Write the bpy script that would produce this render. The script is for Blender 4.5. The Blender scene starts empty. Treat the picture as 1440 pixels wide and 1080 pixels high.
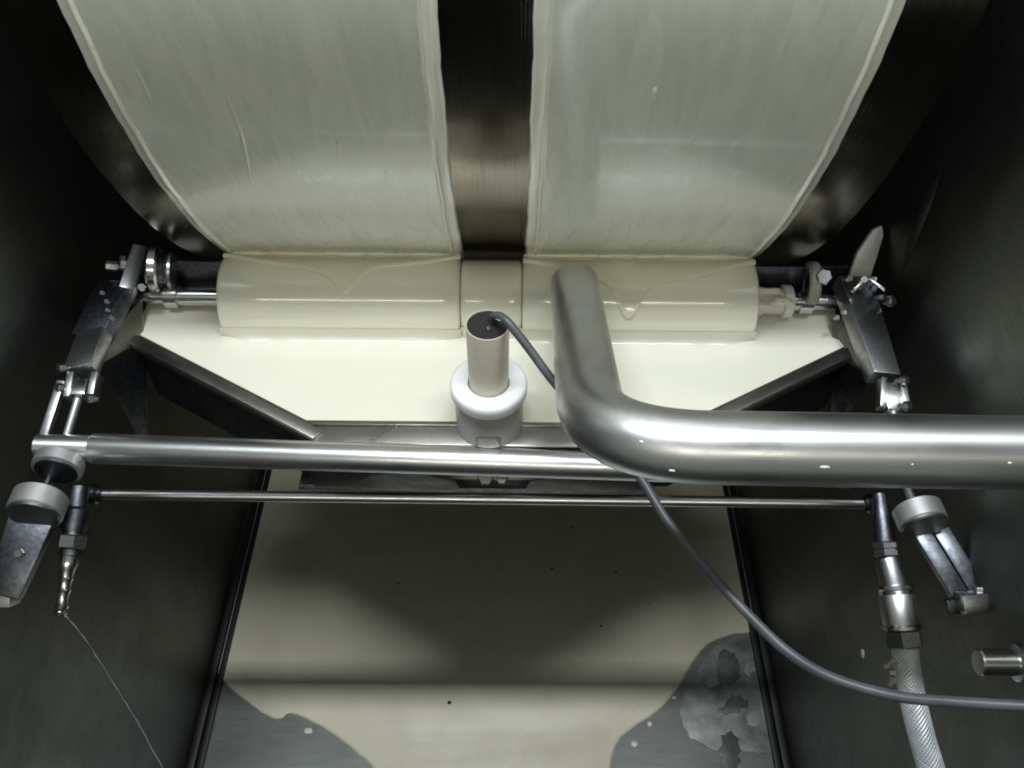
import bpy, bmesh, math, random
from mathutils import Vector, Matrix
random.seed(7)
R = math.radians
scn = bpy.context.scene
COL = scn.collection

# ------------------------------------------------------------------ camera
PITCH, ROLL = R(48.0), R(0.5)
CAM = Vector((0.030, -0.740, 0.679))
FPX = 1247.0                                   # focal length in photo pixels (1440 wide)
Fv = Vector((0, math.cos(PITCH), -math.sin(PITCH)))
U0 = Vector((0, math.sin(PITCH), math.cos(PITCH)))
R0 = Vector((1, 0, 0))
Rv = R0*math.cos(ROLL) + U0*math.sin(ROLL)
Uv = U0*math.cos(ROLL) - R0*math.sin(ROLL)
cam = bpy.data.objects.new('camera', bpy.data.cameras.new('camera'))
COL.objects.link(cam)
m = Matrix((Rv, Uv, -Fv)).transposed().to_4x4(); m.translation = CAM
cam.matrix_world = m
cam.data.sensor_width = 36; cam.data.lens = 36*FPX/1440
cam.data.clip_start = 0.02; cam.data.clip_end = 100
scn.camera = cam

def ray(px, py): return Fv + Rv*((px-720)/FPX) + Uv*((540-py)/FPX)
def P(px, py, d): return CAM + ray(px, py)*d                     # point of the place at a known distance
def Gz(px, py, z): v = ray(px, py); return CAM + v*((z-CAM.z)/v.z)   # on a level
def Gx(px, py, x): v = ray(px, py); return CAM + v*((x-CAM.x)/v.x)   # on a side wall

# ------------------------------------------------------------------ materials
def nodes(name):
    mt = bpy.data.materials.new(name); mt.use_nodes = True
    nt = mt.node_tree; b = nt.nodes['Principled BSDF']
    return mt, nt, b
def noise(nt, scale, vec=(1,1,1), detail=4, rough=.55, dist=0):
    tc = nt.nodes.new('ShaderNodeTexCoord'); mp = nt.nodes.new('ShaderNodeMapping')
    mp.inputs['Scale'].default_value = vec
    n = nt.nodes.new('ShaderNodeTexNoise'); n.inputs['Scale'].default_value = scale
    n.inputs['Detail'].default_value = detail; n.inputs['Roughness'].default_value = rough
    n.inputs['Distortion'].default_value = dist
    nt.links.new(tc.outputs['Object'], mp.inputs['Vector']); nt.links.new(mp.outputs[0], n.inputs['Vector'])
    return n
def ramp(nt, src, stops):
    r = nt.nodes.new('ShaderNodeValToRGB'); e = r.color_ramp.elements
    while len(e) < len(stops): e.new(0.5)
    for k, (p, c) in enumerate(stops):
        e[k].position = p; e[k].color = (*c, 1) if len(c) == 3 else c
    nt.links.new(src, r.inputs['Fac']); return r
def bump(nt, b, src, strength, dist=.001):
    bp = nt.nodes.new('ShaderNodeBump'); bp.inputs['Strength'].default_value = strength
    bp.inputs['Distance'].default_value = dist
    nt.links.new(src, bp.inputs['Height']); nt.links.new(bp.outputs[0], b.inputs['Normal'])
    return bp
def steel(name, c, rough, vec=(3,120,120), var=.35, rv=.12, metal=1.0, bs=.12, stain=.25):
    mt, nt, b = nodes(name)
    b.inputs['Metallic'].default_value = metal
    n = noise(nt, 8, vec, 5)
    r1 = ramp(nt, n.outputs['Fac'], [(.25, [x*(1-var) for x in c]), (.75, [min(1, x*(1+var)) for x in c])])
    n2 = noise(nt, 14, (1,1,1), 6, .65, .6)
    r2 = ramp(nt, n2.outputs['Fac'], [(.38, (1-stain,)*3), (.62, (1, 1, 1))])
    mx = nt.nodes.new('ShaderNodeMix'); mx.data_type = 'RGBA'; mx.blend_type = 'MULTIPLY'
    mx.inputs['Factor'].default_value = 1
    nt.links.new(r1.outputs[0], mx.inputs['A']); nt.links.new(r2.outputs[0], mx.inputs['B'])
    nt.links.new(mx.outputs['Result'], b.inputs['Base Color'])
    r3 = ramp(nt, n2.outputs['Fac'], [(.3, (rough+rv,)*3), (.7, (max(.05, rough-rv),)*3)])
    nt.links.new(r3.outputs[0], b.inputs['Roughness'])
    if bs: bump(nt, b, n.outputs['Fac'], bs, .0006)
    return mt
def cream(name, c, rough, vec=(1,1,1), scale=30, bs=.2, bd=.001, var=.06, coat=0, c2=None):
    mt, nt, b = nodes(name)
    n = noise(nt, scale, vec, 4, .5, .8)
    c2 = c2 or [x*(1-var) for x in c]
    r1 = ramp(nt, n.outputs['Fac'], [(.3, c2), (.7, c)])
    nt.links.new(r1.outputs[0], b.inputs['Base Color'])
    r3 = ramp(nt, n.outputs['Fac'], [(.3, (rough*.7,)*3), (.7, (rough*1.3,)*3)])
    nt.links.new(r3.outputs[0], b.inputs['Roughness'])
    b.inputs['Coat Weight'].default_value = coat; b.inputs['Coat Roughness'].default_value = .08
    if bs: bump(nt, b, n.outputs['Fac'], bs, bd)
    return mt
def plain(name, c, rough, metal=0, var=.15, scale=60, bs=.1):
    mt, nt, b = nodes(name)
    b.inputs['Metallic'].default_value = metal
    n = noise(nt, scale, (1,1,1), 4)
    r1 = ramp(nt, n.outputs['Fac'], [(.3, [x*(1-var) for x in c]), (.7, [min(1, x*(1+var)) for x in c])])
    nt.links.new(r1.outputs[0], b.inputs['Base Color'])
    b.inputs['Roughness'].default_value = rough
    if bs: bump(nt, b, n.outputs['Fac'], bs, .0006)
    return mt

M = {}
M['pipe']   = steel('brushed_pipe_steel', (.66,.66,.66), .37, (4,160,160), .10, .07, bs=0, stain=.18)
M['rod']    = steel('polished_rod_steel', (.84,.84,.85), .33, (2,90,90), .06, .05, bs=0, stain=.10)
M['drum']   = steel('drum_steel', (.145,.130,.094), .19, (90,2,2), .28, .04, bs=.16, stain=.25)
M['wall']   = steel('dull_wall_steel', (.165,.175,.158), .48, (10,4,120), .22, .05, bs=.10, stain=.12)
M['floor']  = steel('wet_floor_steel', (.35,.37,.35), .36, (2,30,2), .12, .1, metal=.6, bs=.1, stain=.35)
M['plate']  = steel('trough_steel', (.40,.39,.36), .35, (4,90,90), .15, .1, bs=.1, stain=.35)
M['arm']    = steel('machined_arm_steel', (.50,.51,.53), .34, (40,40,40), .2, .1, bs=.12, stain=.4)
M['dark']   = steel('darkened_steel', (.16,.17,.195), .38, (30,30,30), .4, .1, bs=.3, stain=.5)
M['bright'] = steel('bright_fitting_steel', (.68,.68,.68), .20, (80,80,80), .1, .05, bs=.03, stain=.15)
M['alu']    = plain('matt_aluminium', (.62,.62,.62), .42, .85, .08, 90)
M['rubber'] = plain('black_rubber', (.012,.012,.012), .5)
M['liquid'] = cream('cream_liquid', (.79,.77,.645), .20, scale=11, bs=.16, bd=.004, var=.03, coat=.5)
M['roll']   = cream('wet_cream_coat', (.89,.87,.72), .20, (1,8,8), 12, .06, .002, .04, .8)
M['band']   = cream('drying_cream_painted_sheen', (.80,.82,.73), .28, (20,4,4), 3.0, .24, .002, .05, .4, (.69,.72,.64))  # pale streaks in the colour imitate frosty reflections on the bands
M['rim']    = cream('pale_cream_rim', (.90,.90,.79), .20, (6,30,30), 2.0, .15, .002, .03, .6)  # rim strips are a paler cream than the bands
M['puddle'] = cream('spilt_cream', (.80,.745,.575), .28, (1,1,1), 7, .08, .003, .10, .2)
M['ptfe']   = plain('white_plastic', (.88,.89,.90), .42, 0, .03, 40, .02)
M['tube']   = plain('beige_plastic_tube', (.66,.61,.50), .5, 0, .05, 50, .03)
M['cup']    = plain('grey_plastic_cup', (.40,.40,.37), .35, 0, .14, 30, .04)
M['slot']   = plain('grey_slot', (.20,.20,.19), .5)
M['hollow'] = plain('dark_bore', (.012,.011,.010), .75)
M['cable']  = plain('grey_cable_jacket', (.075,.082,.092), .40, 0, .2, 50)
M['hose']   = plain('hose_rubber', (.22,.24,.25), .45)
M['braid']  = plain('steel_braid', (.66,.68,.70), .45, .45)
M['thread'] = plain('pale_thread', (.16,.18,.18), .5)
M['bracket']= plain('pale_bracket', (.34,.335,.28), .5, .2)
M['film']   = plain('bare_dark_metal', (.13,.135,.125), .45, .3, .4, 40)
M['curtain'] = cream('thick_wet_cream', (.89,.86,.68), .14, (1,6,6), 14, .08, .002, .04, .8)
M['film2']  = plain('dried_residue', (.27,.285,.265), .42, .2, .45, 26, .3)
M['drop']   = cream('dried_drop_and_glint', (.75,.75,.68), .3, bs=0)

# ------------------------------------------------------------------ helpers
def frame(d, up=Vector((0,0,1))):
    d = d.normalized()
    a = up - d*up.dot(d)
    if a.length < 1e-4: a = Vector((1,0,0)) - d*d.x
    a.normalize(); return d, a, d.cross(a).normalized()
def sweep(bm, pts, rad, seg=24, cap=True, rad_in=None):
    n = len(pts); rad = rad if isinstance(rad, (list, tuple)) else [rad]*n
    rings = []; a = None
    for i, p in enumerate(pts):
        t = (pts[min(i+1,n-1)] - pts[max(i-1,0)]).normalized()
        if a is None: _, a, _ = frame(t)
        a = (a - t*a.dot(t)).normalized(); c = t.cross(a)
        rings.append([bm.verts.new(p + (a*math.cos(2*math.pi*k/seg) + c*math.sin(2*math.pi*k/seg))*rad[i]) for k in range(seg)])
    for i in range(n-1):
        for k in range(seg):
            bm.faces.new((rings[i][k], rings[i][(k+1)%seg], rings[i+1][(k+1)%seg], rings[i+1][k]))
    if cap:
        bm.faces.new(rings[0][::-1]); bm.faces.new(rings[-1])
    return rings
def spline(pts, n=12):
    out = []; m = len(pts)
    for i in range(m-1):
        p0, p1, p2, p3 = pts[max(i-1,0)], pts[i], pts[i+1], pts[min(i+2,m-1)]
        for k in range(n):
            t = k/n
            out.append(.5*((2*p1) + (p2-p0)*t + (2*p0-5*p1+4*p2-p3)*t*t + (3*p1-p0-3*p2+p3)*t**3))
    out.append(pts[-1]); return out
def lathe(bm, o, axis, prof, seg=32, up=Vector((0,0,1)), close=False):
    d, a, c = frame(Vector(axis), up)
    rings = []
    for (h, r) in prof:
        rings.append([bm.verts.new(o + d*h + (a*math.cos(2*math.pi*(k+.5)/seg) + c*math.sin(2*math.pi*(k+.5)/seg))*max(r,1e-5)) for k in range(seg)])
    prs = list(zip(rings, rings[1:]))
    if close: prs.append((rings[-1], rings[0]))
    for A, B in prs:
        for k in range(seg):
            bm.faces.new((A[k], A[(k+1)%seg], B[(k+1)%seg], B[k]))
    if not close:
        bm.faces.new(rings[0][::-1]); bm.faces.new(rings[-1])
def prism(bm, pts, ext, bev=0):
    b = bmesh.new()
    A = [b.verts.new(p) for p in pts]; B = [b.verts.new(p+ext) for p in pts]; n = len(pts)
    b.faces.new(A); b.faces.new(B[::-1])
    for k in range(n): b.faces.new((A[k], B[k], B[(k+1)%n], A[(k+1)%n]))
    bmesh.ops.recalc_face_normals(b, faces=b.faces)
    if bev: bmesh.ops.bevel(b, geom=list(b.edges), offset=bev, segments=2, affect='EDGES', profile=.5)
    merge(bm, b)
def merge(bm, b):
    me = bpy.data.meshes.new('tmp'); b.to_mesh(me); b.free(); bm.from_mesh(me); bpy.data.meshes.remove(me)
def bar(bm, p0, p1, w, t, nrm=Vector((0,-.6,.8)), bev=.0012, w1=None):
    """flat bar from p0 to p1, face of width w turned to nrm, t thick"""
    d = (p1-p0).normalized(); nn = (nrm - d*nrm.dot(d)).normalized(); s = d.cross(nn)
    w1 = w if w1 is None else w1
    prism(bm, [p0-s*w/2-nn*t/2, p0+s*w/2-nn*t/2, p1+s*w1/2-nn*t/2, p1-s*w1/2-nn*t/2], nn*t, bev)
def box(bm, lo, hi, bev=0):
    lo, hi = Vector(lo), Vector(hi)
    prism(bm, [Vector((lo.x,lo.y,lo.z)), Vector((hi.x,lo.y,lo.z)), Vector((hi.x,hi.y,lo.z)), Vector((lo.x,hi.y,lo.z))], Vector((0,0,hi.z-lo.z)), bev)

WL = {}
def obj(name, bm, mat, parent=None, loc=None, sharp=32, recalc=True):
    if recalc: bmesh.ops.recalc_face_normals(bm, faces=bm.faces)
    base = WL[parent.name] if parent else (loc or Vector((0,0,0)))
    bmesh.ops.translate(bm, verts=bm.verts, vec=-base)
    me = bpy.data.meshes.new(name); bm.to_mesh(me); bm.free()
    me.materials.append(M[mat] if isinstance(mat, str) else mat)
    me.shade_smooth(); me.set_sharp_from_angle(angle=R(sharp))
    o = bpy.data.objects.new(name, me); COL.objects.link(o)
    if parent: o.parent = parent
    else: o.location = base
    WL[o.name] = base.copy()
    return o
def tag(o, label, cat, group=None):
    o['label'] = label; o['category'] = cat
    if group: o['group'] = group
    return o
def thing(name, loc, label, cat, group=None):
    o = bpy.data.objects.new(name, None); COL.objects.link(o); o.location = loc
    o.empty_display_size = .03
    WL[o.name] = Vector(loc); return tag(o, label, cat, group)
def B(): return bmesh.new()
def hexbolt(parent, p, axis, r=.006, h=.006, mat='bright', name='bolt'):
    b = B(); lathe(b, p, axis, [(-h*.8, r*.55), (0, r*.55), (0.0001, r), (h*.8, r), (h, r*.85)], 6)
    return obj(name, b, mat, parent, sharp=20)

# ------------------------------------------------------------------ setting: floor and side walls
ZF = -0.75; XL, XR = -.470, .470
b = B(); box(b, (-2.2, -2.0, ZF-.05), (2.2, 2.0, ZF))
fl = obj('floor', b, 'floor'); fl['kind'] = 'structure'
def wall(x0, x1, label):
    b = B(); box(b, (x0, -.62, ZF+.001), (x1, 1.5, .62), .004)
    tag(obj('side_wall', b, 'wall'), label, 'wall', 'side walls of the machine')
wall(XL-.012, XL, 'tall dark dull steel side wall behind the bare barbed fitting')
wall(XR, XR+.012, 'tall dark dull steel side wall behind the braided hose')
# back of the machine, dark under the drum
b = B(); box(b, (XL+.002, .86, ZF+.001), (XR-.002, .88, .62), .003)
tag(obj('back_wall', b, 'wall'), 'dark steel wall closing the machine behind the drum', 'wall')
b = B(); box(b, (XL+.002, -.660, ZF+.001), (XR-.002, -.645, .09), .003)  # unseen wall added to block the far lamp from the floor
tag(obj('front_wall', b, 'wall'), 'added unseen low steel wall on the near side, shading the floor', 'wall')
def seal(xs, s, label):
    t = thing('seal_strip', (xs, 0, ZF), label, 'seal', 'black seals along the floor edges')
    for k, (a, w, h) in enumerate(((.002, .012, .014), (.0155, .010, .009))):
        x0, x1 = sorted((xs+s*a, xs+s*(a+w)))
        bb = B(); box(bb, (x0, -.60, ZF+.001), (x1, .84, ZF+h), .002); obj('lip', bb, 'rubber', t)
seal(XL, 1, 'black double lipped seal between floor and the wall with the bare fitting')
seal(XR, -1, 'black double lipped seal between floor and the wall with the hose')

# spilt cream on the floor, outline lies on the floor sheet
def blob(name, pxs, z, th, mat, n=6, wob=.0):
    pts = [Gz(x, y, z) for x, y in pxs]
    cl = pts[-1:] + pts + pts[:2]
    out = []
    for i in range(1, len(cl)-2):
        p0, p1, p2, p3 = cl[i-1], cl[i], cl[i+1], cl[i+2]
        for k in range(n):
            t = k/n; q = .5*((2*p1) + (p2-p0)*t + (2*p0-5*p1+4*p2-p3)*t*t + (3*p1-p0-3*p2+p3)*t**3)
            out.append(q + Vector((random.uniform(-wob,wob), random.uniform(-wob,wob), 0)))
    bb = B(); cen = sum(out, Vector())/len(out)
    A = [bb.verts.new(p) for p in out]
    C1 = [bb.verts.new(Vector((p.x, p.y, z+th*.7)) + (cen-p).normalized()*th*.35) for p in out]
    D = [bb.verts.new(Vector((p.x, p.y, z+th)) + (cen-p).normalized()*th*1.2) for p in out]
    L = len(out)
    for X, Y in ((A, C1), (C1, D)):
        for k in range(L): bb.faces.new((X[k], X[(k+1)%L], Y[(k+1)%L], Y[k]))
    f = bb.faces.new(D); bmesh.ops.triangulate(bb, faces=[f])
    return bb
pud = [(352,500),(700,500),(1030,500),(1042,690),(1048,760),(1056,830),(1062,884),(1030,893),(995,907),(972,935),(950,972),(925,1000),(893,1022),(868,1045),(858,1085),
       (850,1160),(700,1180),(570,1160),(528,1086),(500,1058),(470,1034),(440,1016),(418,1006),(404,1005),(392,1012),(370,1004),(345,985),(322,966),(304,944),(306,920),(322,850),(342,740),(348,690)]
b = blob('cream_puddle', pud, ZF+.0008, .004, 'puddle', 6, .0006)
tag(obj('cream_puddle', b, 'puddle', sharp=60), 'wide puddle of cream liquid covering the steel floor', 'puddle')
b = blob('dried_residue', [(985,935),(1015,905),(1058,893),(1075,960),(1086,1030),(1082,1060),(1040,1056),(1000,1052),(965,1030),(958,990)], ZF+.0008, .0004, 'film2', 5, .003)
tag(obj('dried_residue', b, 'film2', sharp=60), 'pale dried residue covering the bare floor corner under the cable', 'stain')
flk = [([(1008,922),(1022,915),(1036,922),(1040,945),(1030,962),(1014,964),(1006,945)], 'upright dark bare patch highest on the grey floor corner'),
       ([(1010,1003),(1030,980),(1052,984),(1044,998),(1024,1002)], 'triangular dark bare patch in the middle of the grey floor corner'),
       ([(1015,1036),(1034,1032),(1040,1060),(1032,1090),(1018,1090),(1012,1060)], 'long dark bare patch lowest on the grey floor corner')]
for px in ([(992,958),(1004,952),(1012,960),(1000,968)], [(1046,935),(1058,930),(1062,944),(1050,950)], [(1050,1006),(1066,1002),(1068,1016),(1054,1020)], [(985,1010),(996,1004),(1002,1014),(990,1020)], [(1044,1044),(1058,1040),(1062,1052),(1048,1056)]):
    b = blob('residue_flake', px, ZF+.0014, .0007, 'drop', 4, .0028)
    tag(obj('residue_flake', b, 'bracket'), 'small pale flake stuck on the residue of the floor corner', 'flake', 'pale flakes on the floor residue')
for px, lab in flk:
    b = blob('bare_patch', px, ZF+.0014, .0006, 'film', 4, .0042)
    tag(obj('bare_patch', b, 'film'), lab, 'stain', 'dark bare patches on the floor')

def splash(px, py, r, mat, name, label, cat, group=None, z=ZF):
    c = Gz(px, py, z); bb = B(); bmesh.ops.create_icosphere(bb, subdivisions=2, radius=1)
    for v in bb.verts: v.co *= 1+random.uniform(-.2,.2)
    bmesh.ops.transform(bb, verts=bb.verts, matrix=Matrix.Diagonal((r, r*.85, .0012, 1)))
    bmesh.ops.translate(bb, verts=bb.verts, vec=c); tag(obj(name, bb, mat, loc=c, sharp=80), label, cat, group)
splash(434, 1028, .0065, 'drop', 'splash_drop', 'lone pale splash on the bare grey floor corner left of the puddle', 'drop', None, ZF+.001)
for x_, y_, r_ in ((948,981,.0035),(914,1018,.005),(892,1046,.006)):
    splash(x_, y_, r_, 'drop', 'splash_drop', 'small pale splash at the puddle rim beside the dried residue', 'drop', 'pale splashes by the dried residue', ZF+.001)
splash(632, 988, .0035, 'hollow', 'speck', 'tiny dark speck alone on the bright part of the puddle', 'speck', None, ZF+.0048)
for x_, y_ in ((866,805),(803,742),(935,772),(845,880),(912,850),(560,820),(960,760),(776,800)):
    splash(x_, y_, random.uniform(.0012,.0028), 'hollow', 'speck', 'tiny dark speck on the shaded part of the puddle', 'speck', 'dark specks on the shaded puddle', ZF+.0048)

# ------------------------------------------------------------------ drum
DC = Vector((.005, .605, .502)); RB = .7385
drum = thing('drum', DC, 'large dark steel drum with two cream coated bands', 'drum')
def cyl_x(bm, prof, cy, cz, n=360, a0=0, a1=2*math.pi):
    """prof: (x, radius) swept round the x axis"""
    full = abs(a1-a0-2*math.pi) < 1e-6
    cnt = n if full else n+1
    rows = []
    for k in range(cnt):
        a = a0 + (a1-a0)*k/n; cs, sn = math.cos(a), math.sin(a)
        rows.append([bm.verts.new((x, cy-r*cs, cz+r*sn)) for x, r in prof])
    for k in range(n):
        A, C = rows[k], rows[(k+1) % cnt]
        for j in range(len(prof)-1): bm.faces.new((A[j], A[j+1], C[j+1], C[j]))
b = B(); cyl_x(b, [(-.345,.60),(-.345,.728),(-.343,.731),(-.341,.7325),(.363,.7325),(.365,.731),(.367,.728),(.367,.60)], DC.y, DC.z)
obj('shell', b, 'drum', drum)
b = B(); cyl_x(b, [(-.3449,.05),(-.3449,.6005)], DC.y, DC.z, 96)
obj('end_plate', b, 'dark', drum)
b = B(); cyl_x(b, [(.3669,.05),(.3669,.6005)], DC.y, DC.z, 96)
obj('end_plate', b, 'dark', drum)
def band(x0, x1):
    pr = [(0,.7320),(.0004,.7350),(.0014,.7366),(.003,.7372),(.0085,.7378),(.0097,.7396),(.0108,.7408),(.0118,.7408),(.0128,.7396),(.0150,.7387)]
    prof = [(x0+.0128, .7390)]
    for k in range(1, 12): prof.append((x0+.015+(x1-x0-.03)*k/12, RB))
    prof.append((x1-.0128, .7390))
    bb = B(); cyl_x(bb, prof, DC.y, DC.z, 420)
    o = obj('coating_band', bb, 'band', drum, sharp=70)
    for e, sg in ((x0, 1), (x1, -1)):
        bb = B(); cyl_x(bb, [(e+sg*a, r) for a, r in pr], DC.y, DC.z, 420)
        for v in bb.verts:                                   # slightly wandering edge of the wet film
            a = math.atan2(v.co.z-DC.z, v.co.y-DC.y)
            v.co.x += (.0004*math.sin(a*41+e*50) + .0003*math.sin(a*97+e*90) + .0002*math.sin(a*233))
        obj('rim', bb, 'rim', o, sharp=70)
    return o
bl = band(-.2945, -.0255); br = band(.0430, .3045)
def on_drum(px, py, r):
    v = ray(px, py); oy, oz = CAM.y-DC.y, CAM.z-DC.z
    A_, B_, C_ = v.y**2+v.z**2, 2*(oy*v.y+oz*v.z), oy*oy+oz*oz-r*r
    return CAM + v*((-B_-math.sqrt(B_*B_-4*A_*C_))/(2*A_))
for par, path, rad in ((bl, [(306,95),(314,122),(326,152),(340,190),(348,226),(356,262),(372,290)], .0016), (bl, [(180,72),(200,112),(216,150),(232,180)], .0013), (br, [(922,118),(921,128),(922,140)], .0022), (br, [(868,158),(864,182),(858,200)], .0013), (bl, [(470,176),(476,206),(474,232)], .0012), (br, [(985,170),(976,196),(962,222),(944,246)], .0012)):
    bb = B(); q = spline([on_drum(x, y, RB-.0010*rad/.0013) for x, y in path], 6); rad *= 1.35
    n_ = len(q); sweep(bb, q, [rad*(.25+.75*math.sin(math.pi*(k+.5)/n_)) for k in range(n_)], 10)
    obj('drip', bb, 'band', par)

# ------------------------------------------------------------------ roller
rr = .0475
roller = thing('applicator_roller', (0,0,0), 'cream covered roller pressed against the drum above the trough', 'roller')
def sleeve(x0, x1, r, name):
    bb = B(); pr = [(x0, .012), (x0, r-.004), (x0+.0012, r-.0012), (x0+.004, r), (x1-.004, r), (x1-.0012, r-.0012), (x1, r-.004), (x1, .012)]
    n = 6; mid = [(x0+.004+(x1-x0-.008)*k/n, r) for k in range(1, n)]
    cyl_x(bb, pr[:4]+mid+pr[4:], 0, 0, 96); return obj(name, bb, 'roll', roller, sharp=50)
s1 = sleeve(-.290, -.0275, rr, 'sleeve')
s2 = sleeve(.0405, .2960, rr, 'sleeve')
sleeve(-.0270, .0400, rr-.0035, 'core')
# liquid dragged over the roller: an uneven curtain edge hangs below the nip
YC = 425.
def ang(py):
    s = max(-.999, min(.999, (YC-py)/FPX*.98/rr)); return R(43) + math.asin(s)
def curtain(edge, x0, x1, par):
    bb = B(); n = 110; rows = []
    e = [(.03+(px-720)/FPX*.965, ang(py)) for px, py in edge]
    def at(x):
        if x <= e[0][0]: return e[0][1]
        for (xa, aa), (xb, ab) in zip(e, e[1:]):
            if x <= xb:
                t = (x-xa)/(xb-xa); return aa+(ab-aa)*t
        return e[-1][1]
    at0 = at
    def at(x): return sum(at0(x+d_*.0022)*w_ for d_, w_ in ((-3,1),(-2,2),(-1,3),(0,3),(1,3),(2,2),(3,1)))/15
    for k in range(n+1):
        x = x0+(x1-x0)*k/n; a0 = at(x); row = []
        for da, h in ((0,-.0006),(.008,.0012),(.025,.0026),(.07,.0031),(.14,.0026),(.25,.0018),(.5,.0012),(.9,.0012),(1.4,.0012)):
            a = min(a0+da, R(165)+da*.02); r = rr+h
            row.append(bb.verts.new((x, -r*math.cos(a), r*math.sin(a))))
        rows.append(row)
    for k in range(n):
        for j in range(8): bb.faces.new((rows[k][j], rows[k][j+1], rows[k+1][j+1], rows[k+1][j]))
    return obj('liquid_curtain', bb, 'curtain', par, sharp=80)
curtain([(316,370),(360,379),(430,389),(462,397),(474,410),(482,421),(492,421),(502,408),(514,394),(530,387),(565,383),(610,376),(645,368)], -.2895, -.0280, s1)
curtain([(735,374),(770,380),(820,394),(850,404),(866,432),(876,452),(888,450),(898,430),(906,412),(930,402),(975,396),(1020,385),(1058,374)], .0410, .2955, s2)
# fillet of liquid in the nip
nd = Vector((0, DC.y, DC.z)).normalized()
for x0, x1, par in ((-.2885,-.0290,s1), (.0420,.2945,s2)):
    bb = B(); q = nd*rr; side = Vector((0, -nd.z, nd.y))
    pts = []
    for k in range(25):
        x = x0+(x1-x0)*k/24
        pts.append(Vector((x, 0, 0)) + q + side*(.0135+.0012*math.sin(k*1.3)+.0008*math.sin(k*2.9)))
    sweep(bb, pts, [.001]+[.0042]*23+[.001], 12); obj('nip_bead', bb, 'curtain', par)
for xa, xb in ((-.290, -.40), (.296, .41)):
    s = -1 if xb < 0 else 1
    bb = B(); lathe(bb, Vector((xa, 0, 0)), (s,0,0), [(-.01,.0105),(.055,.0105),(.0555,.0135),(.070,.0135),(.0705,.009),(abs(xb-xa),.009)], 32)
    obj('shaft', bb, 'bright', roller)
bb = B(); lathe(bb, Vector((.298,0,0)), (1,0,0), [(0,.012),(.002,.0165),(.012,.0165),(.013,.0145),(.034,.0145),(.035,.019),(.044,.019),(.046,.016)], 32)
obj('shaft_collar', bb, 'drop', roller)

for px, py, dd, ra, rb2 in ((1080,410,.9665,.014,.004),(1100,424,.9640,.010,.004),(1072,428,.9655,.007,.003)):
    bb = B(); bmesh.ops.create_icosphere(bb, subdivisions=3, radius=1)
    ph = random.uniform(0, 6)
    for v in bb.verts: v.co *= 1+.18*math.sin(v.co.x*4+ph)+.14*math.sin(v.co.z*5+v.co.y*3+ph*2)
    bmesh.ops.transform(bb, verts=bb.verts, matrix=Matrix.Diagonal((ra, .0045, rb2, 1)))
    bmesh.ops.translate(bb, verts=bb.verts, vec=P(px, py, dd)); obj('cream_smear', bb, 'puddle', roller, sharp=80)

# ------------------------------------------------------------------ trough
ZL = -.022
trough = thing('trough', (0, -.06, -.10), 'steel trough with slanted front corners holding cream liquid', 'trough')
fa = Gz(425, 598, -.014); fb = Gz(992, 598, -.014)
la = Gz(196, 468, -.014); rb_ = Gz(1172, 486, -.014)
yf = -.160
out = [Vector((-.395,.075,0)), Vector((-.392, la.y,0)), Vector((-.180,yf-.010,0)), Vector((.205,yf-.010,0)), Vector((.402, rb_.y,0)), Vector((.405,.075,0))]
def at_z(p, z): return Vector((p.x, p.y, z))
def sheet(pa, pb, z0, z1, th, name, mat='plate', bev=.0008):
    d = (pb-pa).normalized(); n = Vector((d.y, -d.x, 0))            # outward
    bb = B(); prism(bb, [at_z(pa,z0), at_z(pb,z0), at_z(pb,z0)-n*th, at_z(pa,z0)-n*th], Vector((0,0,z1-z0)), bev)
    return obj(name, bb, mat, trough)
sheet(out[0], out[1], -.125, -.010, .003, 'end_wall', 'dark')
sheet(out[1], out[2], -.115, -.016, .003, 'slanted_wall', 'dark')
sheet(out[2], out[3], -.100, -.0165, .003, 'front_wall')
sheet(out[3], out[4], -.115, -.016, .003, 'slanted_wall', 'dark')
sheet(out[4], out[5], -.125, -.010, .003, 'end_wall', 'dark')
b = B(); prism(b, [at_z(p*.985, -.124) for p in out], Vector((0,0,.004))); obj('bottom_plate', b, 'dark', trough)
for xa_, xb_ in ((-.394, -.293), (.300, .404)):
    bb = B(); box(bb, (xa_, .020, -.110), (xb_, .024, .034), .0008); obj('rear_wall', bb, 'dark', trough)
# folded lips along the slanted walls and the wide ledge in front
def lip(pa, pb, w, z, name):
    d = (pb-pa).normalized(); n = Vector((d.y, -d.x, 0))
    bb = B(); prism(bb, [at_z(pa,z), at_z(pb,z), at_z(pb,z)+n*w, at_z(pa,z)+n*w], Vector((0,0,.003)), .0008)
    prism(bb, [at_z(pa,z-.009)+n*(w-.0028), at_z(pb,z-.009)+n*(w-.0028), at_z(pb,z-.009)+n*w, at_z(pa,z-.009)+n*w], Vector((0,0,.0085)), .0006)
    return obj(name, bb, 'plate', trough)
dl = (out[2]-out[1]).normalized(); dr = (out[3]-out[4]).normalized()
lip(out[1]-dl*.004, out[2]+dl*.022, .0125, -.0158, 'lip')
lip(out[3]+dr*.022, out[4]-dr*.004, .0125, -.0158, 'lip')
b = B()
prism(b, [Vector((-.182,-.158,-.0200)), Vector((.207,-.158,-.0200)), Vector((.190,-.196,-.0200)), Vector((-.165,-.196,-.0200))], Vector((0,0,.0038)), .0008)
prism(b, [Vector((-.170,-.171,-.0160)), Vector((.196,-.171,-.0160)), Vector((.196,-.1735,-.0160)), Vector((-.170,-.1735,-.0160))], Vector((0,0,.003)), .0006)
obj('front_ledge', b, 'plate', trough)
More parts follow.
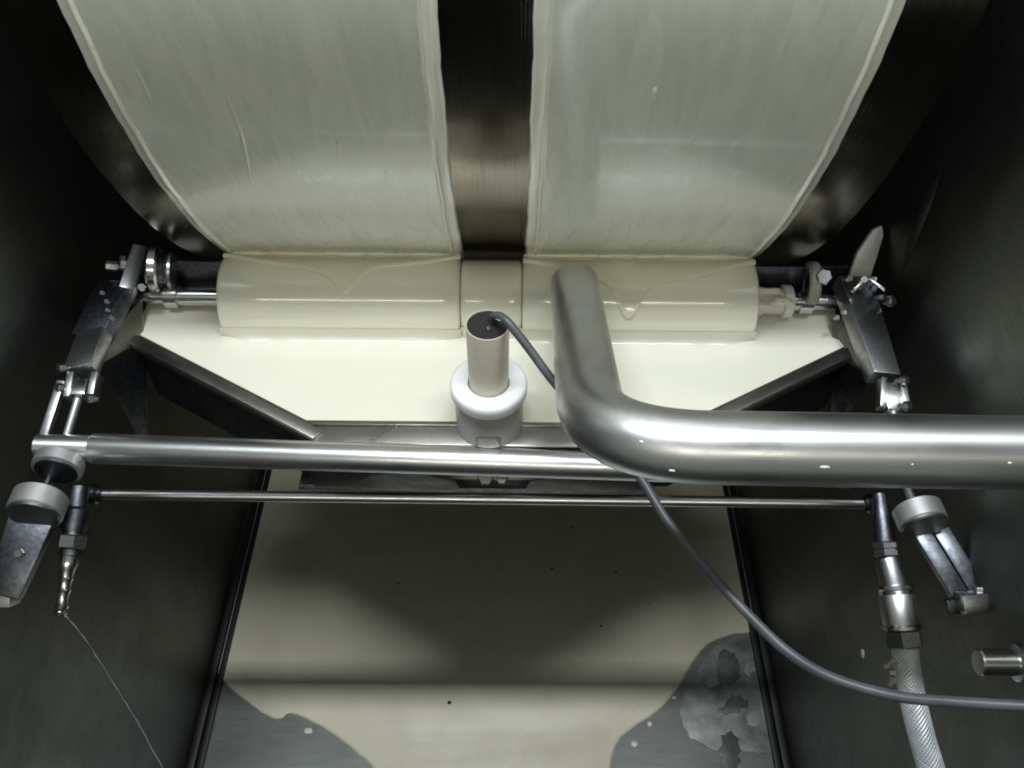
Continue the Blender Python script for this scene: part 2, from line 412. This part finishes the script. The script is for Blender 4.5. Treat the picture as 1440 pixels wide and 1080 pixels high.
# bracket plates under the crossbar and clamp
b = B()
prism(b, [P(440,684,.955), P(445,655,.93), P(560,655,.92), P(640,676,.925), P(648,690,.95)], Vector((0,.002,-.004)), .0006)
obj('support_plate', b, 'plate', trough)
b = B()
prism(b, [P(738,690,.95), P(745,677,.925), P(830,660,.918), P(893,660,.92), P(906,690,.95)], Vector((0,.002,-.004)), .0006)
obj('support_plate', b, 'plate', trough)
b = B(); prism(b, [P(420,682,.965), P(920,690,.965), P(920,697,.965), P(420,689,.965)], Vector((0,.03,-.004)), .0006)
obj('lower_flange', b, 'dark', trough)
hexbolt(trough, P(683,672,.925), (0,-.5,.8), .009, .008, 'arm')
hexbolt(trough, P(706,672,.925), (0,-.5,.8), .007, .010, 'bright')
# liquid
inn = [Vector((-.390,.070,0)), Vector((-.387, out[1].y+.002,0)), Vector((-.1785,yf-.006,0)), Vector((.2035,yf-.006,0)), Vector((.397, out[4].y+.002,0)), Vector((.400,.070,0))]
b = B(); prism(b, [at_z(p, -.118) for p in inn], Vector((0,0,.118+ZL+.006)), 0)
lq = tag(obj('cream_liquid', b, 'liquid'), 'pale cream liquid filling the trough up to its lips', 'liquid')
for x0, x1, r in ((-.291, -.0265, rr), (-.0275, .0410, rr-.0035), (.0400, .2970, rr)):
    b = B(); rows = []; ztop = ZL+.006
    for k in range(61):
        x = x0+(x1-x0)*k/60; wv = (1+.10*math.sin(x*61)+.08*math.sin(x*143+1))*min(1, .02+min(k, 60-k)/7)
        a = R(-2); p0 = Vector((x, -r*math.cos(a)-.0003, r*math.sin(a))); p2 = Vector((x, -r*.94-.0125*wv, ztop-.0002)); p1 = Vector((x, -r-.0006*wv, ztop+.0002))
        rows.append([b.verts.new(p0*(1-t)**2+p1*2*t*(1-t)+p2*t*t) for t in [q/10 for q in range(11)]])
    for k in range(60):
        for j in range(10): b.faces.new((rows[k][j], rows[k+1][j], rows[k+1][j+1], rows[k][j+1]))
    obj('meniscus', b, 'liquid', lq, sharp=80)

# ------------------------------------------------------------------ level probe and its cable
sx, sy = .0075, -.167
probe = thing('level_probe', (sx, sy, -.016), 'beige upright tube in a white plastic collar and grey cup', 'sensor')
o = Vector((sx, sy, 0))
b = B(); lathe(b, o, (0,0,1), [(.020,.0188),(.1210,.0198),(.1220,.0196),(.1221,.0189),(.060,.0180),(.022,.0160)], 48, Vector((0,1,0)), True)
tb = obj('tube', b, 'tube', probe)
b = B(); lathe(b, o, (0,0,1), [(.110,.0180),(.1190,.0184),(.1212,.0186)], 32, Vector((0,1,0)))
plug = obj('plug', b, 'hollow', tb)
hexbolt(tb, Vector((sx+.001, sy-.006, .1214)), (.2,-.2,1), .0028, .003, 'bright', 'screw')
b = B(); prof = [(.030,.0200),(.0295,.0330),(.0310,.0358),(.0335,.0372),(.0420,.0376),(.0452,.0368),(.0466,.0352),(.0470,.0325),(.0470,.0225),(.0455,.0202)]
lathe(b, o, (0,0,1), prof, 56, Vector((0,1,0)), True); obj('collar', b, 'ptfe', probe, sharp=50)
b = B(); lathe(b, o, (0,0,1), [(-.0155,.0335),(.010,.0335),(.012,.0328),(.0285,.0328),(.0290,.020)], 48, Vector((0,1,0)))
cup = obj('cup', b, 'cup', probe)
b = B()     # rounded slot on the cup's front, following its curve
sl = []
for k in range(13):
    t = math.pi*k/12; sl.append((-.0125*math.cos(t), -.004+.0085*math.sin(t)))
sl = [(-.0125,-.0150)] + sl + [(.0125,-.0150)]
V0 = [b.verts.new((sx+u, sy-math.sqrt(.0341**2-u*u), z)) for u, z in sl]
V1 = [b.verts.new((sx+u, sy-math.sqrt(.0325**2-u*u), z)) for u, z in sl]
b.faces.new(V0)
for k in range(len(sl)): b.faces.new((V0[k], V0[(k+1)%len(sl)], V1[(k+1)%len(sl)], V1[k]))
obj('slot', b, 'slot', cup)

cp = [Vector((sx+.001, sy+.004, .112)), P(692,449,.800), P(700,444,.785), P(714,453,.775), P(740,485,.775), P(775,532,.775), P(830,597,.77), P(893,662,.755), P(940,735,.735), P(1000,808,.715),
      P(1060,872,.695), P(1110,918,.68), P(1170,953,.66), P(1255,978,.64), P(1340,987,.62), P(1440,993,.60), P(1560,1000,.58)]
b = B(); sweep(b, spline(cp, 10), .0040, 16)
tag(obj('probe_cable', b, 'cable'), 'grey cable looping from the beige tube under the thick pipe', 'cable')

# ------------------------------------------------------------------ feed pipe
pr_ = .0253
e0 = Vector((.72, -.3705, .1985)); 
bend_r = .075
xa = .087; ydir = Vector((.010, .322, -.150)).normalized()
elbow = Vector((xa, -.3675, .2035))
pin = (e0-elbow).normalized()
t_len = bend_r
pA = elbow + pin*t_len*1.08; pB = elbow + ydir*t_len
pend = P(808, 402, .925)
ydir = (pend-elbow).normalized(); pB = elbow + ydir*t_len
pts = [e0, e0.lerp(pA, .5), pA + pin*.01]
for k in range(17):
    t = k/16; pts.append(pA*(1-t)**2 + elbow*2*t*(1-t) + pB*t*t)
pts += [pB + ydir*.01, pB.lerp(pend, .5), pend]
pipe = thing('feed_pipe', elbow, 'thick brushed steel pipe bending down towards the roller', 'pipe')
b = B()
ri = sweep(b, pts, pr_, 64, cap=False)
ro = sweep(b, pts, pr_-.0016, 64, cap=False)
for k in range(64): b.faces.new((ri[-1][k], ri[-1][(k+1)%64], ro[-1][(k+1)%64], ro[-1][k]))
obj('pipe_body', b, 'pipe', pipe, sharp=50)
def drop(px, py, w, h, par):
    """splash on the pipe: find the pipe surface along this sight line once, then model a flat bead there"""
    v = ray(px, py).normalized(); best = None
    for k in range(1200):
        q = CAM + v*(.45+k*.0004)
        dm = min((q-a.lerp(c, max(0, min(1, (q-a).dot(c-a)/(c-a).length_squared)))).length for a, c in zip(pts, pts[1:]))
        if dm <= pr_: best = q; break
    if best is None: return
    a, c = min(zip(pts, pts[1:]), key=lambda s: (best-s[0].lerp(s[1], max(0, min(1, (best-s[0]).dot(s[1]-s[0])/(s[1]-s[0]).length_squared)))).length)
    f = a.lerp(c, max(0, min(1, (best-a).dot(c-a)/(c-a).length_squared)))
    n = (best-f).normalized(); d = (c-a).normalized(); s = n.cross(d)
    bb = B(); bmesh.ops.create_icosphere(bb, subdivisions=2, radius=1)
    bmesh.ops.transform(bb, verts=bb.verts, matrix=Matrix((d*w, s*h, n*.0006)).transposed().to_4x4())
    bmesh.ops.translate(bb, verts=bb.verts, vec=best)
    obj('dried_drop_and_glint', bb, 'drop', par)
for a in ((902,621,.0017,.0010),(945,662,.0022,.0010),(1160,657,.0036,.0011),(1283,653,.0010,.0007),(1420,651,.0014,.0009)): drop(*a, pipe)

# ------------------------------------------------------------------ rods across the machine
cb0 = P(52, 628, .862); cb1 = P(1262, 668, .905)
b = B(); d = (cb1-cb0); L = d.length
lathe(b, cb0, d, [(0,.0105),(.001,.0125),(.052,.0130),(.0525,.0142),(.0535,.0148),(L-.05,.0148),(L-.049,.0120),(L-.001,.0118),(L,.011)], 48)
cross = tag(obj('crossbar', b, 'rod'), 'bright steel crossbar passing behind the thick pipe, thicker of the two', 'rod', 'steel rods across the machine')
for px, py, w in ((868,646,.0045),(852,660,.005),(880,655,.002)):  # pale flat beads painted in as glints on the crossbar
    bb = B(); bmesh.ops.create_icosphere(bb, subdivisions=2, radius=1)
    q = P(px, py, .872)
    tt = (q-cb0).dot(d)/d.length_squared; ax = cb0 + d*tt; nn = (q-ax).normalized()
    dd = d.normalized(); ss = nn.cross(dd)
    bmesh.ops.transform(bb, verts=bb.verts, matrix=Matrix((dd*w, ss*.0010, nn*.0006)).transposed().to_4x4())
    bmesh.ops.translate(bb, verts=bb.verts, vec=ax+nn*.0149)
    obj('dried_drop_and_glint', bb, 'drop', cross)
tr0 = P(132, 695, .968); tr1 = P(1226, 708, .968)
b = B(); d = tr1-tr0; L = d.length
lathe(b, tr0, d, [(0,.0056),(.02,.0056),(.0205,.0060),(L,.0060)], 32)
tie = tag(obj('tie_rod', b, 'rod'), 'thin polished steel rod below the crossbar', 'rod', 'steel rods across the machine')
for q, s in ((tr0, 1), (tr1, -1)):
    b = B(); lathe(b, q, d*s, [(-.012,.011),(.004,.011),(.006,.009),(.010,.0085)], 24); obj('end_collar', b, 'dark', tie)

# ------------------------------------------------------------------ lever arms that carry the roller
NUP = Vector((0,-.66,.75))
arm = thing('lever_arm', P(190,380,1.0), 'steel lever arm with blue grey block and chrome bearing ring', 'arm', 'lever arms holding the roller')
b = B(); bar(b, P(166,402,.975), P(128,478,.93), .040, .020, NUP+Vector((-.15,0,0)), .002, .036); obj('clamp_block', b, 'dark', arm)
b = B(); bar(b, P(134,470,.930), P(114,524,.895), .031, .018, NUP+Vector((-.15,0,0)), .0015); obj('arm_bar', b, 'arm', arm)
b = B(); bar(b, P(197,352,.995), P(178,412,.965), .016, .020, NUP+Vector((.3,0,0)), .0012); obj('bearing_bracket', b, 'arm', arm)
b = B(); prism(b, [P(150,474,.95), P(198,420,.985), P(203,478,.985), P(142,512,.935)], Vector((-.002,.006,-.006)), .001); obj('gusset', b, 'plate', arm)
b = B(); prism(b, [P(142,516,.937), P(202,484,.985), P(207,612,1.03), P(192,612,1.02)], Vector((-.002,.006,-.006)), .001); obj('side_plate', b, 'dark', arm)
for k, (px, py) in enumerate(((100,540),(133,540))):
    b = B(); bar(b, P(px+4,526,.893), P(px-3,562,.882), .007, .016, NUP, .0012); obj('clevis_cheek', b, 'arm', arm)
b = B(); bar(b, P(116,536,.890), P(110,558,.880), .016, .010, NUP, .002); obj('rod_eye', b, 'bright', arm)
b = B(); sweep(b, [P(110,560,.880), P(94,612,.872)], .0042, 16); obj('push_rod', b, 'rod', arm)
b = B(); bar(b, P(88,536,.885), P(58,628,.862), .0085, .009, NUP, .0015); obj('link_bar', b, 'arm', arm)
for px, py, dd in ((90,517,.888),(88,545,.880),(130,560,.872)):
    hexbolt(arm, P(px,py,dd), (-.5,-.5,.6), .0045, .006)
hexbolt(arm, P(165,375,.985), (-1,-.3,.4), .0055, .012, 'arm')
hexbolt(arm, P(176,371,.985), (-1,-.3,.4), .0085, .006, 'arm')
hexbolt(arm, P(200,404,.965), (.2,-.6,.6), .0045, .005)
for k in range(5):
    hexbolt(arm, P(150+random.uniform(-14,22), 412+k*12, .935), (-.1,-.6,.7), .0026, .003, 'arm', 'screw')
bc = P(218, 378, .985)
b = B(); prof = [(.0185+.0045*math.cos(t), ) for t in (0,)]
ringp = [(-.006,.0185),(-.006,.0235),(-.0035,.0255),(.0035,.0255),(.006,.0235),(.006,.0185)]
lathe(b, bc, (1,.10,-.15), ringp, 40, close=True); brg = obj('bearing_ring', b, 'bright', arm)
b = B(); lathe(b, bc+Vector((.004,0,0)), (1,.10,-.15), [(-.005,.018),(.004,.017),(.010,.0125),(.014,.012)], 32); obj('bearing_hub', b, 'dark', brg)
b = B(); lathe(b, bc+Vector((.016,.0,-.003)), (1,.10,-.15), [(-.004,.017),(.0,.0205),(.003,.0205),(.005,.017)], 32); obj('bearing_flange', b, 'arm', brg)

arm2 = thing('lever_arm', P(1190,400,1.0), 'worn steel lever arm with scattered bolts beside the pale bracket', 'arm', 'lever arms holding the roller')
b = B(); bar(b, P(1198,398,.985), P(1242,533,.905), .040, .020, NUP+Vector((.15,0,0)), .002, .030); obj('arm_bar', b, 'arm', arm2)
b = B(); bar(b, P(1176,402,1.0), P(1236,402,.975), .018, .026, NUP, .002); obj('clamp_block', b, 'dark', arm2)
b = B(); prism(b, [P(1168,452,.985), P(1205,440,.975), P(1236,520,.925), P(1226,528,.93), P(1172,498,.985)], Vector((.002,.006,-.006)), .001); obj('gusset', b, 'plate', arm2)
b = B(); prism(b, [P(1172,500,.987), P(1226,530,.935), P(1186,600,1.02), P(1166,602,1.03)], Vector((.002,.006,-.006)), .001); obj('side_plate', b, 'dark', arm2)
b = B(); bar(b, P(1252,540,.892), P(1258,580,.880), .018, .014, NUP, .0015); obj('rod_eye', b, 'bright', arm2)
b = B(); bar(b, P(1240,533,.897), P(1238,575,.885), .006, .014, NUP, .0012); obj('clevis_cheek', b, 'arm', arm2)
b = B(); bar(b, P(1266,537,.892), P(1273,578,.878), .007, .014, NUP, .0012); obj('clevis_cheek', b, 'arm', arm2)
b = B(); sweep(b, [P(1256,578,.878), P(1262,668,.87)], .0045, 16); obj('push_rod', b, 'rod', arm2)
for px, py, dd, r in ((1267,535,.882,.0045),(1271,571,.872,.005),(1249,424,.965,.006),(1236,418,.96,.0035)):
    hexbolt(arm2, P(px,py,dd), (.5,-.5,.6), r, .007)
for k, (px, py, r) in enumerate(((1192,392,.004),(1206,402,.005),(1214,394,.0045),(1226,406,.0035),(1198,408,.003),(1186,440,.003),(1175,447,.003))):
    hexbolt(arm2, P(px,py,.958), (random.uniform(-.3,.3),-.6,.7), r, .006, 'arm')
b = B(); bar(b, P(1222,392,.955), P(1244,408,.95), .003, .003, NUP, .0006); bar(b, P(1198,412,.955), P(1212,396,.95), .004, .004, NUP, .0006); obj('cotter', b, 'bright', arm2)
bc = P(1142, 398, .985)
b = B(); lathe(b, bc, (-1,.08,-.1), [(-.006,.0165),(-.006,.022),(-.0035,.024),(.0035,.024),(.006,.022),(.006,.0165)], 40, close=True); brg = obj('bearing_ring', b, 'bracket', arm2)
b = B(); lathe(b, bc, (-1,.08,-.1), [(-.004,.0165),(.004,.0165),(.006,.012)], 32); obj('bearing_hub', b, 'dark', brg)
hexbolt(arm2, P(1158,390,.965), (-.2,-.6,.7), .009, .009, 'arm', 'nut')

# pale bracket standing behind the right arm and the conduit by the wall
pb = [P(1194,388,1.04), P(1206,355,1.04), P(1228,323,1.04), P(1241,317,1.04), P(1243,332,1.04), P(1234,362,1.04), P(1224,392,1.04)]
b = B(); prism(b, pb, Vector((0,.007,-.005)), .0018)
tag(obj('bracket', b, 'bracket'), 'pale grey pointed bracket standing against the dark drum end', 'bracket')
q = spline([Gx(x_, y_, XR+.0165) for x_, y_ in ((1278,402),(1284,388),(1294,360),(1308,322),(1326,280),(1346,230),(1362,185))], 8)
b = B(); sweep(b, q, [.021*math.sin(math.pi*(k+.3)/(len(q)-.4))**.35 for k in range(len(q))], 40)
tag(obj('conduit', b, 'wall', sharp=60), 'dark rounded bulge of conduit half sunk in the side wall', 'conduit')

# ------------------------------------------------------------------ adjusters with knurled knobs and legs to the wall
def knurl(bm, o, axis, r, h, n=44):
    prof = []
    d, a, c = frame(Vector(axis))
    rings = []
    for (hh, rf) in ((0,.80),(.0,.93),(.06*h,1),(h*.55,1),(h*.93,1),(h,.93),(h,.35)):
        rings.append([bm.verts.new(o + d*hh + (a*math.cos(2*math.pi*k/(2*n)) + c*math.sin(2*math.pi*k/(2*n)))*r*rf*(1-.009*(k%2))) for k in range(2*n)])
    for A, C in zip(rings, rings[1:]):
        for k in range(2*n): bm.faces.new((A[k], A[(k+1)%(2*n)], C[(k+1)%(2*n)], C[k]))
    bm.faces.new(rings[0][::-1]); bm.faces.new(rings[-1])
adj = thing('adjuster', P(58,712,.86), 'knurled knob under a round washer at the crossbar end above bare fitting', 'knob', 'knurled adjusters')
ax = Vector((0,-1,-.03))
kb = P(59, 697, .842)
b = B(); knurl(b, kb, ax, .0250, .021); obj('knob', b, 'alu', adj)
b = B(); lathe(b, kb, ax, [(-.048,.0042),(.002,.0042)], 16); obj('stem', b, 'bright', adj)
b = B(); lathe(b, P(82,655,.850), ax, [(-.007,.021),(-.006,.023),(.005,.023),(.006,.021)], 40); obj('washer', b, 'alu', adj)
b = B(); lathe(b, P(82,655,.850), ax, [(.0055,.0195),(.0075,.0195)], 40); obj('washer_face_shade', b, 'dark', adj)  # dark disc paints the shade on the washer's unlit face
b = B(); lathe(b, kb, ax, [(.0205,.0238),(.0222,.0238),(.0236,.0225)], 48); obj('hub', b, 'arm', adj)
b = B(); bar(b, P(50,722,.845), P(6,838,.828), .042, .014, Vector((.1,-.55,.8)), .002, .032); leg = obj('leg', b, 'dark', adj)
hexbolt(leg, P(28,778,.828), (.1,-.55,.8), .0045, .004)
b = B(); bar(b, P(-26,832,.838), P(22,832,.838), .026, .020, NUP, .0015); obj('foot_block', b, 'alu', adj)

adj2 = thing('adjuster', P(1293,716,.87), 'knurled knob with double legged bracket reaching the wall beside the hose', 'knob', 'knurled adjusters')
ax = Vector((.10,-1,-.06))
kb = P(1288, 713, .862)
b = B(); knurl(b, kb, ax, .0232, .020); obj('knob', b, 'alu', adj2)
b = B(); lathe(b, kb, ax, [(-.045,.0045),(.002,.0045)], 16); obj('stem', b, 'bright', adj2)
for o2 in (-14, 15):
    b = B(); bar(b, P(1306+o2,745,.868), P(1362+o2,836,.842), .0165, .012, NUP, .002); obj('leg', b, 'dark', adj2)
b = B(); lathe(b, kb, ax, [(.0195,.0222),(.0212,.0222),(.0226,.0208)], 48); obj('hub', b, 'arm', adj2)
b = B(); bar(b, P(1349,848,.826), P(1400,844,.826), .018, .018, NUP, .0012); obj('foot_block', b, 'arm', adj2)
b = B(); bar(b, P(1370,833,.832), P(1412,836,.828), .012, .012, NUP, .0012); obj('foot_block', b, 'arm', adj2)
b = B(); bar(b, P(1330,853,.834), P(1347,852,.834), .013, .010, NUP, .001); obj('foot_bolt', b, 'dark', adj2)

# ------------------------------------------------------------------ air fittings
fit = thing('hose_fitting', P(105,700,.87), 'slim steel fitting with bare hose barb and no hose', 'fitting', 'air fittings')
def seg(par, name, mat, a, c, da, dc, prof, n=24):
    p0, p1 = P(*a, da), P(*c, dc); L = (p1-p0).length
    bb = B(); lathe(bb, p0, p1-p0, [(h*L, r) for h, r in prof], n); return obj(name, bb, mat, par)
seg(fit, 'body', 'dark', (112,684), (99,782), .872, .855, [(0,.009),(.3,.0095),(.35,.0125),(.6,.0125),(.65,.0105),(1,.0105)])
seg(fit, 'hex_nut', 'arm', (104,752), (101,772), .858, .855, [(0,.012),(.1,.0135),(.9,.0135),(1,.012)], 6)
seg(fit, 'barb', 'bright', (98,782), (86,856), .855, .845, [(0,.0085),(.15,.0092),(.25,.0072),(.40,.0060),(.43,.0070),(.50,.0058),(.62,.0054),(.65,.0066),(.72,.0052),(.90,.0048),(.94,.0068),(1,.0060)])
seg(fit, 'tip', 'bright', (86,858), (84,866), .8445, .8435, [(0,.004),(.3,.0062),(1,.0050)])
th = spline([P(90,864,.842), P(108,884,.838), P(134,920,.834), P(162,965,.829), P(192,1014,.824), P(226,1074,.818), P(250,1120,.815)], 6)
th = [p + Vector((random.uniform(-.0008,.0008), 0, random.uniform(-.0008,.0008))) for p in th]
b = B(); sweep(b, th, [random.uniform(.0001,.0006) for _ in th], 6)
tag(obj('thread', b, 'thread'), 'thin pale thread trailing from the tip of the bare barb', 'thread')

fit2 = thing('hose_fitting', P(1240,705,.88), 'steel quick coupling with braided hose clamped in its lower end', 'fitting', 'air fittings')
seg(fit2, 'body', 'dark', (1236,694), (1245,768), .885, .873, [(0,.006),(.3,.008),(.6,.0095),(1,.0110)])
seg(fit2, 'hex_nut', 'arm', (1244,762), (1247,784), .872, .868, [(0,.010),(.1,.0125),(.42,.0125),(.45,.0105),(.55,.0105),(.58,.0125),(.9,.0125),(1,.010)], 6)
seg(fit2, 'sleeve', 'arm', (1247,784), (1259,830), .868, .861, [(0,.0105),(.1,.0115),(1,.0135)])
seg(fit2, 'locking_ring', 'bright', (1258,822), (1260,836), .861, .859, [(0,.0140),(.1,.0175),(.45,.0178),(.6,.016),(1,.0155)])
seg(fit2, 'coupling', 'rod', (1260,836), (1268,884), .859, .851, [(0,.0158),(.05,.0165),(1,.0165)])
seg(fit2, 'collar_ring', 'bright', (1268,878), (1269,886), .851, .850, [(0,.0165),(.2,.0178),(.8,.0178),(1,.0165)])
seg(fit2, 'clamp_nut', 'arm', (1269,886), (1273,912), .850, .846, [(0,.0145),(.1,.0172),(.9,.0172),(1,.014)], 6)
hose = thing('braided_hose', P(1273,910,.846), 'silver braided hose hanging from the quick coupling under the cable', 'hose')
hp = spline([P(1272,906,.847), P(1276,940,.842), P(1284,985,.834), P(1296,1035,.824), P(1310,1082,.815), P(1330,1150,.80)], 14)
hr = .0108
b = B(); sweep(b, hp, hr, 24); obj('core', b, 'hose', hose)
b = B()
_, a0, _ = frame((hp[1]-hp[0]))
cum = [0]
for p, q in zip(hp, hp[1:]): cum.append(cum[-1]+(q-p).length)
for sgn in (1, -1):
    for s_ in range(18):
        path = []; a = a0.copy()
        for i in range(0, len(hp)):
            t = (hp[min(i+1,len(hp)-1)]-hp[max(i-1,0)]).normalized(); a = (a-t*a.dot(t)).normalized(); c = t.cross(a)
            for sub in range(3):
                if i == len(hp)-1 and sub: break
                f = sub/3; pos = hp[i].lerp(hp[min(i+1,len(hp)-1)], f)
                l = cum[i]+(cum[min(i+1,len(cum)-1)]-cum[i])*f
                w = sgn*l*95 + 2*math.pi*s_/18
                path.append(pos + (a*math.cos(w)+c*math.sin(w))*(hr+.0003+.0002*sgn))
        sweep(b, path, .00085, 5)
obj('braid', b, 'braid', hose)
b = B()
for k in range(7):
    p = P(1256+random.uniform(-5,5), 928+k*6, .838); bar(b, p, p+Vector((random.uniform(-.006,.006), random.uniform(-.004,.004), random.uniform(-.006,.006)))*1.3, .004, .0012, NUP, 0)
obj('tape_shred', b, 'bracket', hose)

# pin on the right wall
pp = Gx(1433, 932, XR)
pin_ = thing('wall_pin', pp, 'short bright steel pin sticking out of the side wall', 'pin')
b = B(); lathe(b, pp, (-1,0,0), [(-.001,.0115),(.034,.0115),(.0355,.0105)], 32); obj('pin_body', b, 'bright', pin_)
b = B(); lathe(b, pp, (-1,0,0), [(.0002,.016),(.003,.016),(.004,.014)], 32); obj('flange', b, 'arm', pin_)
q = Gx(1213, 919, XR)
bb = B(); bmesh.ops.create_icosphere(bb, subdivisions=2, radius=1)
bmesh.ops.transform(bb, verts=bb.verts, matrix=Matrix.Diagonal((.0015,.006,.006,1)))
bmesh.ops.translate(bb, verts=bb.verts, vec=q)
tag(obj('splash_drop', bb, 'drop'), 'small pale splash on the wall beside the braided hose', 'drop')

# ------------------------------------------------------------------ light
def area(name, loc, target, sx_, sy_, power, col):
    l = bpy.data.lights.new(name, 'AREA'); l.shape = 'RECTANGLE'; l.size = sx_; l.size_y = sy_
    l.energy = power; l.color = col
    o = bpy.data.objects.new(name, l); COL.objects.link(o); o.location = loc
    o.rotation_euler = (Vector(target)-Vector(loc)).to_track_quat('-Z', 'Y').to_euler()
    return o
area('ceiling_tube_lamp', (.0, -.385, 1.62), (0,-.12,0), 1.25, .11, 29.5, (.90,.96,1.0))
area('far_tube_lamp', (.0, -2.6, 1.9), (0,-.1,0), 2.4, .10, 14, (1.0,.96,.82))
w = bpy.data.worlds.new('World'); scn.world = w; w.use_nodes = True
bg = w.node_tree.nodes['Background']
bg.inputs['Color'].default_value = (.86,.95,.86,1); bg.inputs['Strength'].default_value = .20

# ------------------------------------------------------------------ render settings
scn.render.engine = 'CYCLES'
scn.view_settings.view_transform = 'Standard'; scn.view_settings.look = 'None'
scn.view_settings.exposure = 0.05; scn.view_settings.gamma = 1
scn.cycles.max_bounces = 10; scn.cycles.diffuse_bounces = 5; scn.cycles.glossy_bounces = 6
scn.cycles.filter_width = 1.9
scn.render.resolution_x = 1024; scn.render.resolution_y = 768
